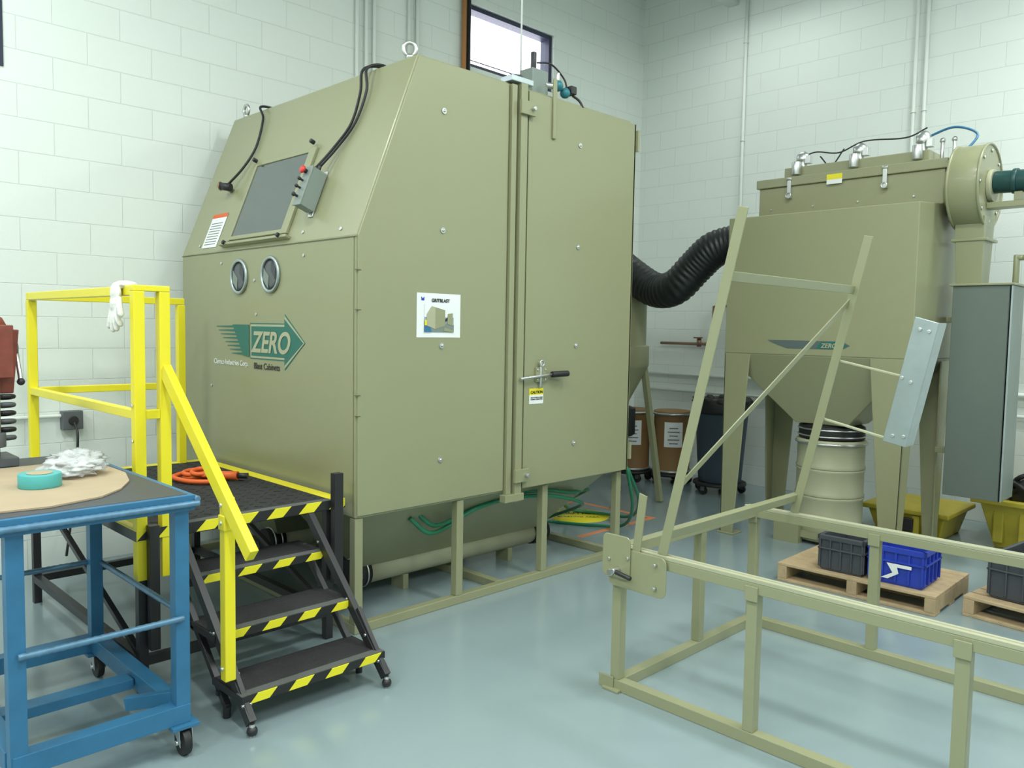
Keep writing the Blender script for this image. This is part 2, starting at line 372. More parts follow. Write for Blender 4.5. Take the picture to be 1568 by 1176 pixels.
for yy in(4.705,4.32):
    c=V((CX0,yy,1.888));g.torus(c+V((-.008,0,0)),(1,0,0),.098,.010,GALV,n=36)
    g.cyl(c+V((-.004,0,0)),c,.095,GREY,n=32);g.lathe(c+V((-.005,0,0)),[(.09,0),(.06,.003),(.02,.004)],GREY,axis=(-1,0,0))
    g.prism([c+V((-.012,.02,-.08)),c+V((-.012,.075,-.03)),c+V((-.012,.07,.04)),c+V((-.012,.01,-.01))],(.002,0,0),LGREY)
    g.prism([c+V((-.012,-.02,.08)),c+V((-.012,-.07,.03)),c+V((-.012,-.06,-.03)),c+V((-.012,-.015,.02))],(.002,0,0),DGREY)
g.done()
g=G('viewing_window',0.003,cab);M=Matrix((V((0,-1,0)),U,SN)).transposed();LS=(V((RX-CX0,0,CZ1-CR))).length
def SB(ya,yb,t0,t1,off,th,m): 
    c=SP((ya+yb)/2,(t0+t1)/2,off+th/2);g.obox(c,(abs(yb-ya),LS*(t1-t0),th),m,M)
SB(4.22,4.86,.08,.55,.0,.010,GLS)
SB(4.86,4.885,.05,.575,0,.016,KH);SB(4.16,4.235,.05,.575,0,.018,KH);SB(4.235,4.86,.055,.08,0,.016,KH);SB(4.235,4.86,.55,.575,0,.016,KH)
SB(4.12,4.95,.018,.035,0,.035,KH)
for yy,t in((4.87,.58),(4.2,.60),(4.87,.03),(4.2,.03)):
    p=SP(yy,t,.02);g.cyl(p,p+SN*.03,.013,BLK,n=12)
g.done()
g=G('control_box',0.005,cab)
bc=SP(3.975,.265,.057)
g.obox(bc,(.075,.23,.09),LGREY,M);g.obox(bc+SN*.048,(.082,.238,.008),LGREY,M);g.obox(bc-SN*.052,(.045,.28,.010),ALU,M)
for s_,m,r in((.085,RED,.022),(.03,BLK,.010),(-.015,BLK,.010),(-.065,BLK,.012)):
    p=bc+SN*.05+U*s_+V((0,.012,0));g.cyl(p,p+SN*.025,r*.6,BLK,n=12);g.lathe(p+SN*.018,[(r*.8,0),(r,.006),(r*.95,.016),(r*.4,.02)],m,axis=SN,n=20)
for dy in(-.015,.025):
    p=bc+U*.115+V((0,dy,0));g.cyl(p,p+U*.03,.010,BLK,n=12)
g.done()
g=G('spot_lamp',0,cab);p=SP(5.13,.42,0);g.cyl(p,p+SN*.05,.016,ALU);g.cyl(p+V((-.07,.02,.025)),p+V((-.03,-.045,.015)),.025,BLK);g.torus(p+V((-.07,.02,.025)),(.06,-.09,0),.023,.006,COP);g.done()
g=G('warning_label',0,cab)
g.prism([SP(5.26,.03,.002),SP(5.05,.03,.002),SP(5.05,.26,.002),SP(5.26,.26,.002)],SN*.001,PAP)
g.prism([SP(5.26,.235,.003),SP(5.05,.235,.003),SP(5.05,.262,.003),SP(5.26,.262,.003)],SN*.001,ORG)
for k in range(9):
    t=.05+k*.018;g.prism([SP(5.24,t,.003),SP(5.08,t,.003),SP(5.08,t+.005,.003),SP(5.24,t+.005,.003)],SN*.0006,GREY)
g.done()
g=G('control_cables',0,cab)
for d in(0,.04):
    p=bc+U*.14+V((0,-.015+d,0))
    g.sweep([p,SP(3.90+d,.52,.03),SP(3.82+d,.66,.02),SP(3.80+d*1.5,.84,.03),SP(3.84+d,.97,.05),(2.78,3.84+d,CZ1+.03),(2.95,3.95+d,CZ1+.01)],.008,RUB,n=8)
g.sweep([SP(5.13,.42,.05),SP(5.02,.55,.03),SP(4.98,.7,.015),SP(5.02,.9,.02),SP(5.1,1.0,.03),(2.85,5.1,CZ1+.015)],.008,RUB,n=8)
g.done()
g=G('lifting_eyes',0,cab)
for yy in(3.57,5.42):
    g.torus((2.75,yy,CZ1+.055),(1,0,0) if yy>5 else (.6,.8,0),.034,.011,ALU);g.cyl((2.75,yy,CZ1),(2.75,yy,CZ1+.025),.02,ALU)
g.done()
g=G('top_fittings',0.004,cab);Z=CZ1-3.07
def t3(a): return (a[0],a[1],a[2]+Z)
g.box(t3((3.62,3.49,3.07)),t3((3.76,3.6,3.22)),LGREY);g.box(t3((3.38,3.42,3.075)),t3((3.56,3.52,3.11)),GALV);g.cyl(t3((3.42,3.47,3.11)),t3((3.5,3.47,3.12)),.02,DGREY)
g.box(t3((3.73,3.41,2.80)),t3((3.76,3.425,3.16)),KH)
g.cyl(t3((3.74,3.5,3.14)),t3((3.90,3.5,3.16)),.018,ALU);g.ball(t3((3.86,3.5,3.16)),.036,TEALV);g.ball(t3((3.93,3.5,3.13)),.034,TEALV);g.box(t3((3.96,3.47,3.13)),t3((4.01,3.53,3.18)),BLK)
g.cyl(t3((3.70,3.56,3.22)),t3((3.70,3.56,3.34)),.018,BLK);g.cyl(t3((3.86,3.5,3.17)),t3((3.86,3.5,3.24)),.012,ALU)
g.sweep([t3(a) for a in((4.0,3.5,3.13),(4.05,3.48,3.10),(4.06,3.45,3.04))],.008,BLK,n=8)
g.sweep([t3(a) for a in((3.72,3.55,3.28),(3.85,3.55,3.30),(3.95,3.53,3.23),(3.95,3.5,3.15))],.006,BLK,n=8);g.done()
pipe('air_drop_line',[(3.78,3.75,CZ1+.002),(3.78,3.75,H-.005)],.006,PAP)
g=G('green_air_hose',0,cab)
g.sweep([(2.80,3.60,.52),(2.92,3.58,.42),(3.10,3.62,.42),(3.3,3.6,.5),(3.6,3.58,.53),(3.95,3.56,.50),(4.3,3.6,.40),(4.64,3.95,.25),(4.78,4.4,.06),(4.92,4.42,.016),(5.08,4.12,.016),(5.12,3.85,.06),(4.9,3.6,.28),(4.66,3.48,.62)],.013,GRN)
g.sweep([(2.85,3.62,.55),(2.98,3.6,.45),(3.2,3.62,.47),(3.5,3.6,.55),(3.9,3.58,.54),(4.2,3.62,.48),(4.62,3.80,.42),(4.95,4.3,.20),(5.3,4.55,.04),(5.45,4.35,.02),(5.35,3.95,.08),(5.05,3.65,.3),(4.70,3.50,.6)],.013,GRN)
g.done()

# ------------------------------------------------------------------ cyclone, hose, dust collector
g=G('cyclone_separator',0.003);c=V((6.05,4.65,0))
g.lathe(c,[(.1,.90),(.11,.95),(.27,1.26),(.28,1.28),(.28,1.46),(.25,1.47),(.25,2.04),(.26,2.05),(.26,2.08),(.1,2.09)],KH)
for a in(.6,2.2,3.8,5.4):
    d=V((math.cos(a),math.sin(a),0));g.beam(c+d*.24+V((0,0,1.25)),c+d*.42+V((0,0,.01)),.05,.05,KH)
g.box((5.785,4.38,1.32),(5.80,4.52,1.36),PAP);g.box((5.785,4.38,1.36),(5.80,4.52,1.39),YEL)
g.lathe(c,[(.14,.62),(.17,.64),(.17,.88),(.12,.9)],RUB)
g.done()
DX0,DX1,DY0,DY1=5.74,6.60,1.95,3.36;BT=2.49;UT=2.845
g=G('dust_collector',0.006)
g.prism([(DX0,DY0,1.44),(DX1,DY0,1.44),(DX1,DY0,BT+.04),(6.2,DY0,BT+.04),(DX0,DY0,BT)],(0,DY1-DY0,0),KH)
g.box((6.2,DY0,BT+.04),(6.6,DY1,UT-.07),KH);g.box((6.18,DY0-.02,UT-.07),(6.62,DY1+.02,UT),KH)
g.box((6.32,DY0+.15,UT),(6.58,DY1-.15,UT+.10),KH)
g.frustum((5.95,2.45,6.35,2.85),.92,(DX0,DY0,DX1,DY1),1.44,KH)
dc=g.done()
g=G('flexible_black_duct')
hp=[(6.03,4.72,2.26),(5.99,4.47,2.10),(5.98,4.21,1.965),(5.93,3.97,1.98),(5.96,3.79,2.15),(5.98,3.64,2.28),(6.04,3.48,2.33),(6.08,3.362,2.33)]
g.sweep(hp,.150,HOSE,n=28,res=22,rf=lambda i,L:1+.022*(1 if i%4<2 else -1))
g.done()
g=G('collector_legs',0.004,dc)
def leg(x,ya,yb,yc,yd,dx):
    g.prism([(x,ya,1.44),(x,yb,1.44),(x,yd,0.0),(x,yc,0.0)],(dx*.012,0,0),KH)
    g.prism([(x,ya,1.44),(x+dx*.2,ya,1.44),(x+dx*.09,yc,0),(x,yc,0)],(0,.012*(1 if yb>ya else -1),0),KH)
    g.box((x-.02,min(yc,yd)-.02,0),(x+.12*dx,max(yc,yd)+.02,.012),KH)
leg(DX0,DY1,3.14,DY1-.01,3.24,1);leg(DX0,DY0+.02,2.23,DY0+.05,2.10,1);leg(DX1,DY1,3.14,DY1,3.24,-1);leg(DX1,DY0+.02,2.20,DY0+.05,2.10,-1)
g.done()
g=G('collector_fittings',0.002,dc);Z=UT-2.87
for yy,s in((3.09,1),(2.63,1),(2.17,1.15)):
    g.lathe((6.4,yy,2.95+Z),[(.055,0),(.055,.02),(.03,.03),(.03,.07*s),(.055,.08*s),(.055,.12*s),(.035,.14*s),(.02,.15*s)],ALU)
    g.box((6.36,yy-.07,3.0+Z),(6.42,yy-.03,3.06+Z),ALU);g.cyl((6.28,yy,2.9+Z),(6.28,yy,3.0+Z),.035,ALU)
for yy in(3.09,2.35):
    g.box((6.165,yy-.015,2.70+Z),(6.2,yy+.015,2.84+Z),ALU);g.torus((6.16,yy,2.72+Z),(1,0,0),.02,.005,ALU);g.cyl((6.17,yy-.02,2.85+Z),(6.17,yy+.02,2.85+Z),.012,ALU,n=10)
for yy in(3.25,2.9,2.55,2.15): g.cyl((6.19,yy,2.6),(6.2,yy,2.6),.008,ALU,n=8)
g.box((6.177,2.67,2.81+Z),(6.18,2.79,2.85+Z),YEL);g.box((6.177,2.67,2.775+Z),(6.18,2.79,2.81+Z),PAP)
g.sweep([(6.4,3.16,3.0),(6.4,3.0,3.06),(6.4,2.8,3.03),(6.4,2.6,3.09),(6.4,2.3,3.07),(6.4,2.15,3.12)],.006,BLK,n=6)
g.sweep([(6.4,2.95,3.02),(6.38,2.85,2.93),(6.38,2.75,3.05)],.006,BLK,n=6)
g.sweep([(6.4,2.15,3.05),(6.38,1.96,3.09),(6.38,1.81,3.02),(6.3,1.85,2.90)],.009,BLU,n=6)
for yy in(2.04,1.96): g.cyl((6.4,yy,2.83),(6.4,yy,3.01),.014,ALU);g.ball((6.4,yy,3.01),.022,ALU)
g.lathe((6.15,2.65,.80),[(.22,0.003),(.24,.01),(.24,.10),(.2,.12)],RUB)
for z in(.83,.88): g.torus((6.15,2.65,z),(0,0,1),.243,.006,ALU)
g.done()
xf=DX0-.002
g=G('collector_logo',0,dc)
g.prism([(xf,3.0,1.55),(xf,2.96,1.53),(xf,2.84,1.49),(xf,2.46,1.49),(xf,2.46,1.472),(xf,2.37,1.52),(xf,2.46,1.568),(xf,2.46,1.55)],(.0015,0,0),SLATE)
g.prism([(xf-.001,2.62,1.495),(xf-.001,2.46,1.495),(xf-.001,2.46,1.48),(xf-.001,2.385,1.52),(xf-.001,2.46,1.56),(xf-.001,2.46,1.545),(xf-.001,2.58,1.545)],(.001,0,0),TEAL);g.done()
add_text('collector_logo_text','ZERO',(xf-.003,2.58,1.502),(0,-1,0),(0,0,1),.045,KHL,dc,shear=.2,bold=.001)
g=G('fan_blower',0.004,dc);fx_=6.33;fa,fb=1.70,1.89;fz=2.64
g.cyl((fx_,fa,fz),(fx_,fb,fz),.285,KH,n=48)
g.torus((fx_,fa,fz),(0,1,0),.285,.010,KH,n=48);g.torus((fx_,fb,fz),(0,1,0),.285,.010,KH,n=48)
g.cyl((fx_,fb,fz),(fx_,1.949,fz),.17,KH,n=32);g.torus((fx_,1.92,fz),(0,1,0),.18,.018,KH,n=32)
g.cyl((fx_,fa-.03,fz),(fx_,fa,fz),.11,KHL);
for k in range(8):
    a=k*math.pi/4;g.cyl((fx_+.24*math.cos(a),fa-.01,fz+.24*math.sin(a)),(fx_+.24*math.cos(a),fa,fz+.24*math.sin(a)),.012,ALU,n=8)
g.cyl((fx_,fa-.03,fz+.02),(fx_,.55,fz-.02),.075,DTEAL,n=28);g.cyl((fx_,1.56,fz+.017),(fx_,1.53,fz+.016),.085,DTEAL)
g.box((fx_-.06,.6,2.48),(fx_+.06,fa,2.52),KH);g.box((fx_-.05,1.49,2.52),(fx_+.05,1.54,2.58),KH)
g.frustum((6.25,1.70,6.43,1.86),1.96,(6.22,1.69,6.46,1.88),2.43,KH);g.box((6.22,1.67,2.26),(6.48,1.90,2.28),KH)
g.done()
g=G('exhaust_silencer_cabinet',0.004,dc)
g.box((6.2,1.51,.48),(6.50,1.86,1.95),PANEL);g.box((6.18,1.48,1.95),(6.52,1.88,1.965),KH);g.box((6.195,1.495,.48),(6.505,1.51,1.95),PANELS)
g.box((6.195,1.49,.48),(6.207,1.51,1.95),GALV)
for z in(.75,1.7): g.box((6.38,1.85,z),(6.46,1.98,z+.04),KH)
g.cyl((6.45,1.50,2.15),(6.45,1.25,2.15),.02,KH);g.cyl((6.45,1.28,2.08),(6.45,1.28,2.24),.014,ALU);g.cyl((6.45,1.54,1.96),(6.45,1.54,2.17),.02,KH);g.cyl((6.45,1.54,2.15),(6.45,1.5,2.15),.02,KH)
g.done()
def drum(name,c,r,z0,z1,m,ribs):
    g=G(name,0.0);pr=[(r*.97,z0),(r*1.02,z0+.005),(r*1.02,z0+.02),(r,z0+.03)]
    for z in ribs: pr+=[(r,z-.015),(r*1.035,z),(r,z+.015)]
    pr+=[(r,z1-.04),(r*1.04,z1-.03),(r*1.04,z1-.005),(r*.98,z1)]
    g.lathe(c,pr,m,n=40)
    return g
g=drum('steel_drum',(6.15,2.65,0),.245,.16,.80,KHL,[.36,.38,.57,.59]);g.torus((6.15,2.65,.775),(0,0,1),.255,.01,ALU,n=40)
g.lathe((6.15,2.65,0),[(.2,.02),(.24,.03),(.25,.14),(.24,.158)],KH);g.box((5.86,2.75,0.0),(5.93,2.95,.16),KH);g.box((5.9,2.62,.05),(6.0,2.9,.1),KH);g.done()

def dolly(g,c,r):
    g.lathe(c,[(r,.085),(r+.02,.09),(r+.02,.115),(r,.12)],RUB)
    for k in range(5):
        a=k*2*math.pi/5+.4;p=V(c)+V((math.cos(a)*r*.92,math.sin(a)*r*.92,0))
        g.cyl(p+V((-.015,0,.04)),p+V((.015,0,.04)),.039,RUB);g.box(p+V((-.02,-.02,.04)),p+V((.02,.02,.09)),GREY)
for c in((7.06,5.22,0),(7.24,4.83,0)):
    g=drum('fibre_drum',c,.19,.12,.77,FIB,[]);g.torus(V(c)+V((0,0,.74)),(0,0,1),.2,.012,GALV);g.torus(V(c)+V((0,0,.14)),(0,0,1),.195,.012,GALV)
    dolly(g,c,.2)
    d=V((-.78,-.62,0)).normalized();t=V((-d.y,d.x,0))
    pts=[]
    for z in(.40,.66):
        row=[V(c)+ (d*math.cos(a)+t*math.sin(a))*.1935+V((0,0,z)) for a in(-.5,-.25,0,.25,.5)]
        pts.append([g.bm.verts.new(q) for q in row])
    for i in range(4): g.face([pts[0][i],pts[0][i+1],pts[1][i+1],pts[1][i]],PAP,True)
    for k in range(5):
        z=.44+k*.04;q=V(c)+d*.197+V((0,0,z));g.obox(q,(.12 if k%2 else .09,.002,.008),GREY,Matrix((t,d,V((0,0,1)))).transposed())
    g.done()
g=G('wheeled_trash_can');c=(7.16,4.2,0)
g.lathe(c,[(.2,.12),(.21,.13),(.26,.86),(.28,.87),(.28,.91),(.265,.92)],mat('slate_plastic',(.055,.08,.11),.5),n=36)
g.lathe(c,[(.27,.80),(.285,.84),(.283,.90),(.27,.945),(.2,.93),(.1,.9)],RUB,n=36)
for k in range(12):
    a=k*.52;g.ball(V(c)+V((math.cos(a)*.25,math.sin(a)*.25,.93)),.04,RUB,sc=(1.2,1.2,.9),jit=.4)
dolly(g,c,.24);g.done()

# ------------------------------------------------------------------ foreground stand with tilting frame
g=G('equipment_support_frame',0.003)
A,B_,Yl,Yr=2.85,4.05,2.17,-0.10
zt=.66
for x in(A,B_):
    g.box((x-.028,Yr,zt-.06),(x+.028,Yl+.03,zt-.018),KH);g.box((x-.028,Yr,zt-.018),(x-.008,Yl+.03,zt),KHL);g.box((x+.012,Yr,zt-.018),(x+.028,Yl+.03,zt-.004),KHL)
    g.box((x-.025,Yr,0),(x+.025,Yl,.05),KH)
    for yy in(Yl-.02,1.50,.76,.0): g.box((x-.023,yy-.023,.05),(x+.023,yy+.023,zt-.06),KH);g.box((x-.034,yy-.028,zt-.09),(x-.0285,yy+.028,zt-.03),KH)
for yy in(Yl-.02,Yr+.03):
    g.box((A+.028,yy-.025,0),(B_-.028,yy+.025,.05),KH);g.box((A+.028,yy-.025,zt-.055),(B_-.028,yy+.025,zt-.005),KH)
    g.box((3.48,yy-.023,.05),(3.526,yy+.023,zt-.055),KH)
g.box((A-.05,Yl-.06,0),(A+.04,Yl+.03,.012),KH);g.box((A-.033,Yl-.02,.0),(A-.025,Yl+.06,.06),KH)
def rplate(x,y0,y1,z0,z1,r,th,m):
    pts=[]
    for cy,cz,a in((y0+r,z0+r,math.pi),(y1-r,z0+r,1.5*math.pi),(y1-r,z1-r,0),(y0+r,z1-r,.5*math.pi)):
        for k in range(5): pts.append((x,cy+r*math.cos(a+k*math.pi/8),cz+r*math.sin(a+k*math.pi/8)))
    g.prism(pts,(th,0,0),m)
rplate(A-.045,1.88,2.18,.48,.655,.03,.006,KH)
rplate(A-.053,2.06,2.21,.52,.71,.025,.006,KH)
g.cyl((A-.05,2.12,.56),(A-.10,2.12,.56),.012,ALU);g.cyl((A-.085,2.13,.56),(A-.085,2.03,.545),.010,BLK);g.cyl((A-.05,2.16,.54),(A-.065,2.16,.54),.016,ALU)
for yy,z in((2.17,.6),(1.93,.62),(1.93,.52),(2.07,.62)): g.cyl((A-.062,yy,z),(A-.045,yy,z),.007,ALU,n=8)
esf=g.done()
def LY(z): return 1.92-(z-.65)*.2254
g=G('tilted_panel_frame',0.002,esf);up=V((0,-.22,.975))
def LP(x,z,off=0): return V((x,LY(z)-off,z-off*.22))
for x in(A,B_):
    g.beam(LP(x-.020,.66),LP(x-.020,2.08),.006,.045,KH,up=(0,1,0));g.beam(LP(x,.66,-.020),LP(x,2.08,-.020),.040,.005,KH,up=(0,1,0))
g.beam(LP(A,1.82),LP(B_,1.82),.006,.040,KH,up=up)
g.beam(LP(A,.74,-.02),LP(B_,.74,-.02),.03,.04,KH,up=up)
g.beam(LP(A,.95,-.01),LP(B_,1.77,-.01),.006,.032,KH,up=up)
g.prism([(A-.04,2.06,.64),(A-.04,2.02,.64),(A-.04,1.99,.90),(A-.04,2.03,.91)],(.007,0,0),KH)
g.beam((B_,1.73,1.47),(B_,1.34,1.39),.025,.010,KHL);g.beam((B_,1.80,1.17),(B_,1.42,1.09),.025,.010,KHL)
def GP(y,z): return (B_-.02,y,z)
g.prism([GP(1.487,1.09),GP(1.38,1.07),GP(1.26,1.66),GP(1.365,1.69)],(.005,0,0),GALV)
g.prism([(B_-.014,1.38,1.07),(B_+.09,1.38,1.07),(B_+.09,1.26,1.66),(B_-.014,1.26,1.66)],(0,.005,0),GALV)
for yy,z in((1.34,1.63),(1.44,1.12),(1.41,1.4),(1.37,1.38),(1.39,1.12),(1.3,1.62)): g.cyl(GP(yy,z),(B_-.028,yy,z),.009,ALU,n=8)
g.done()

# ------------------------------------------------------------------ pallets & bins
def pallet(c,sx,sy,rot):
    g=G('wooden_pallet',0.003);R=Matrix.Rotation(rot,3,'Z');c=V(c)
    def b(x0,y0,z0,x1,y1,z1): g.obox(c+R@V(((x0+x1)/2,(y0+y1)/2,(z0+z1)/2)),(x1-x0,y1-y0,z1-z0),WOOD,R)
    for k in range(7):
        x=-sx/2+k*(sx-.09)/6;b(x,-sy/2,.10,x+.09,sy/2,.118)
    for yy in(-sy/2,-.03,sy/2-.06):
        b(-sx/2,yy,.018,sx/2,yy+.06,.10)
    for x in(-sx/2,-.05,sx/2-.1): b(x,-sy/2,0,x+.1,sy/2,.018)
    return g.done()
pallet((5.24,1.96,0),.66,.95,0.02);pallet((5.42,.84,0),.8,1.0,-.12)
def crate(name,c,sx,sy,h,m,rot):
    g=G(name,0.004);R=Matrix.Rotation(rot,3,'Z');c=V(c)
    def b(x0,y0,z0,x1,y1,z1,mm=m): g.obox(c+R@V(((x0+x1)/2,(y0+y1)/2,(z0+z1)/2)),(x1-x0,y1-y0,z1-z0),mm,R)
    t=.008;X=sx/2;Y=sy/2
    b(-X+.02,-Y+.02,0,X-.02,Y-.02,.01)
    b(-X+.015,-Y+.015,.01,-X+.015+t,Y-.015,h);b(X-.015-t,-Y+.015,.01,X-.015,Y-.015,h);b(-X+.015,-Y+.015,.01,X-.015,-Y+.015+t,h);b(-X+.015,Y-.015-t,.01,X-.015,Y-.015,h)
    for z0,z1 in((h-.03,h),(h-.09,h-.08)):
        b(-X,-Y,z0,-X+.02,Y,z1);b(X-.02,-Y,z0,X,Y,z1);b(-X,-Y,z0,X,-Y+.02,z1);b(-X,Y-.02,z0,X,Y,z1)
    n=4
    for k in range(n+1):
        yy=-Y+.01+k*(2*Y-.03)/n;b(-X+.002,yy,.02,-X+.02,yy+.012,h);b(X-.02,yy,.02,X-.002,yy+.012,h)
        xx=-X+.01+k*(2*X-.03)/n;b(xx,-Y+.002,.02,xx+.012,-Y+.02,h);b(xx,Y-.02,.02,xx+.012,Y-.002,h)
    return g,R,c,X,Y
g,*_=crate('grey_storage_bin',(5.165,2.05,.119),.44,.29,.225,DGREY,.03);g.done()
g,R,c,X,Y=crate('blue_storage_bin',(5.12,1.725,.119),.32,.33,.225,BIN,.03)
g.prism([c+R@V((-X-.002,a,b)) for a,b in((.08,.035),(.04,.035),(-.02,.075),(-.01,.11),(-.09,.11),(-.09,.13),(.05,.13),(.015,.075))],(.001,0,0),PAP)
g.done()
g,*_=crate('grey_storage_bin',(5.37,1.07,.119),.5,.38,.25,DGREY,-.12);g.done()
YP=mat('yellow_plastic',(.42,.34,.03),.5,var=.2)
g=G('yellow_spill_tray',.01);g.frustum((6.75,2.03,7.25,2.5),0,(6.7,1.98,7.3,2.56),.20,YP);g.box((6.66,1.94,.20),(7.34,2.6,.24),YP)
for k in range(4): g.box((6.69,2.03+k*.13,.03),(6.72,2.09+k*.13,.19),YP)
g.box((6.67,2.2,.06),(6.69,2.35,.17),BLK);g.done()
g=G('yellow_parts_bin',.008)
g.frustum((6.95,1.12,7.5,1.70),0,(6.87,1.0,7.57,1.79),.34,YP);g.box((6.83,.95,.34),(6.90,1.85,.38),YP);g.box((7.55,.95,.34),(7.61,1.85,.38),YP);g.box((6.90,.95,.34),(7.55,1.01,.38),YP);g.box((6.90,1.79,.34),(7.55,1.85,.38),YP)
for k in range(4): g.box((6.88,1.12+k*.17,.05),(6.91,1.19+k*.17,.3),YP)
yb=g.done()
g=G('heap_of_black_chain',0,yb)
for k in range(26):
    a=random.uniform(0,6.28);r=random.uniform(0,.25);g.torus((7.2+r*math.cos(a),1.42+r*math.sin(a),.42+.28*(1-r/.27)*random.random()),(random.uniform(-1,1),random.uniform(-1,1),1),.07,.018,RUB,n=14,k=6)
g.ball((7.2,1.42,.40),.28,BLK,sc=(1,1,.6),jit=.3);g.done()
g=G('hanging_black_cable');q0=WX-.07
g.box((q0,1.35,.98),(q0+.015,1.5,1.16),GREY)
for d in(0,.03): g.sweep([(q0,1.42+d,1.1),(q0-.05,1.45+d,.95),(q0-.03,1.4-d,.7),(q0-.06,1.47,.4),(q0-.04,1.44+d,.15)],.009,RUB,n=6)
g.done()

# ------------------------------------------------------------------ operator platform + stairs
g=G('operator_platform_stairs',0.003)
pz=.72;px0,px1,py0,py1=1.27,2.30,3.50,5.12
g.box((px0,py0,pz-.05),(px1,py1,pz-.006),BLK);g.box((px0+.07,py0+.05,pz-.006),(px1-.07,py1-.07,pz),TREAD)
g.box((px0,py0,pz-.006),(px0+.07,py1,pz+.001),YEL);g.box((px1-.07,py0,pz-.006),(px1,py1,pz+.001),YEL);g.box((px0+.07,py1-.07,pz-.006),(px1-.07,py1,pz+.001),YEL)
g.box((px0,py0-.006,pz-.045),(px1,py0,pz+.001),HAZ);g.box((px0+.07,py0,pz-.006),(px1-.07,py0+.05,pz+.001),TREADL)
for k in range(22):
    for j in range(14):
        x=px0+.11+j*.062;yy=py0+.10+k*.067
        g.obox((x,yy,pz+.001),(.035,.008,.003),TREAD,Matrix.Rotation(.78 if (k+j)%2 else -.78,3,'Z'))
for x in(px0+.03,px1-.08):
    for yy in(py0+.03,py1-.03): g.box((x-.02,yy-.02,0),(x+.02,yy+.02,pz-.05),BLK)
    g.box((x-.02,py0+.05,.12),(x+.02,py1-.05,.16),BLK)
    g.beam((x,py0+.05,.16),(x,py1-.1,pz-.06),.025,.025,BLK)
for yy in(py0+.03,py1-.03): g.box((px0+.05,yy-.02,.12),(px1-.1,yy+.02,.16),BLK)
g.box((2.215,3.455,.30),(2.265,3.495,.86),BLK);g.box((1.31,3.455,.2),(1.35,3.495,.74),BLK)
sx0,sx1=1.44,2.12
for nose,z in((2.90,.145),(3.14,.325),(3.38,.505)):
    g.box((sx0,nose,z-.03),(sx1,nose+.26,z),BLK);g.box((sx0+.01,nose+.045,z),(sx1-.01,nose+.25,z+.002),TREAD)
    g.box((sx0,nose,z),(sx1,nose+.045,z+.004),TREADL);g.box((sx0,nose-.004,z-.034),(sx1,nose,z+.001),HAZ)
for x in(sx0+.02,sx1-.02):
    g.beam((x,2.86,.05),(x,3.50,.66),.03,.045,BLK);g.beam((x,3.06,.04),(x,3.56,.50),.025,.03,BLK);g.beam((x,3.08,.30),(x,2.86,.06),.02,.03,BLK)
    g.cyl((x,2.855,0),(x,2.855,.05),.012,ALU,n=12);g.ball((x,2.855,.022),.022,BLK);g.cyl((x,3.07,0),(x,3.07,.06),.016,BLK,n=12)
    for yy,z in((2.9,.11),(3.0,.2),(3.15,.33),(3.4,.55)): g.cyl((x-.02,yy,z),(x+.02,yy,z),.007,ALU,n=8)
g.beam((sx0,3.12,.09),(sx1,3.12,.09),.02,.02,BLK);g.beam((sx0,3.35,.3),(sx1,3.35,.3),.02,.02,BLK)
plat=g.done()
g=G('yellow_guard_rail',0.005,plat)
w=.046
def post(x,yy,z0,z1): g.box((x-w/2,yy-w/2,z0),(x+w/2,yy+w/2,z1),YEL)
post(1.294,3.52,.50,1.73);post(1.40,3.52,.50,1.73);g.box((1.271,3.497,1.73),(1.423,3.543,1.755),YEL);g.box((1.317,3.50,1.19),(1.377,3.54,1.23),YEL)
post(1.294,5.06,.60,1.71);post(2.12,5.06,.60,1.71)
g.box((1.273,3.543,1.712),(1.315,5.04,1.752),YEL);g.box((1.273,5.04,1.712),(2.14,5.08,1.752),YEL)
g.box((1.275,3.543,1.19),(1.313,5.04,1.23),YEL);g.box((1.317,5.045,1.19),(2.1,5.078,1.23),YEL)
g.box((1.275,3.543,.74),(1.285,5.04,.84),YEL)
g.beam((1.40,3.50,1.40),(1.42,2.77,.74),.035,.06,YEL)
g.box((1.400,2.953,.20),(1.444,2.997,.93),YEL);g.box((1.396,2.949,.80),(1.448,3.001,.86),YEL)
for z in(.25,.83,.9): g.cyl((1.39,2.975,z),(1.45,2.975,z),.008,ALU,n=8)
for z in(1.1,1.25,.8): g.cyl((1.263,3.52,z),(1.27,3.52,z),.008,ALU,n=8)
g.done()
g=G('white_work_glove',0,plat)
gx,gy=1.256,3.64
g.ball((gx-.005,gy,1.72),.045,CLOTH,sc=(.45,.95,1.1));g.ball((gx+.035,gy,1.758),.055,CLOTH,sc=(.9,.9,.35),jit=.3)
g.ball((gx-.006,gy,1.675),.046,CLOTH,sc=(.45,1,1.0))
for k,(dy,l) in enumerate(((-.036,.05),(-.012,.07),(.012,.075),(.036,.06))):
    g.sweep([(gx-.006,gy+dy*.8,1.67),(gx-.014,gy+dy*1.05,1.64-l*.4),(gx-.004-.004*k,gy+dy*1.35,1.64-l)],.0125,CLOTH,n=10)
    g.ball((gx-.004-.004*k,gy+dy*1.35,1.64-l),.0125,CLOTH,sub=1)
g.sweep([(gx-.006,gy-.04,1.70),(gx-.014,gy-.066,1.665),(gx-.012,gy-.078,1.63)],.0135,CLOTH,n=10);g.ball((gx-.012,gy-.078,1.63),.0135,CLOTH,sub=1)
ob=g.done();r=ob.modifiers.new('remesh','REMESH');r.mode='VOXEL';r.voxel_size=.0035;r.use_smooth_shade=True
sm=ob.modifiers.new('smooth','SMOOTH');sm.iterations=2
g=G('orange_extension_cord')
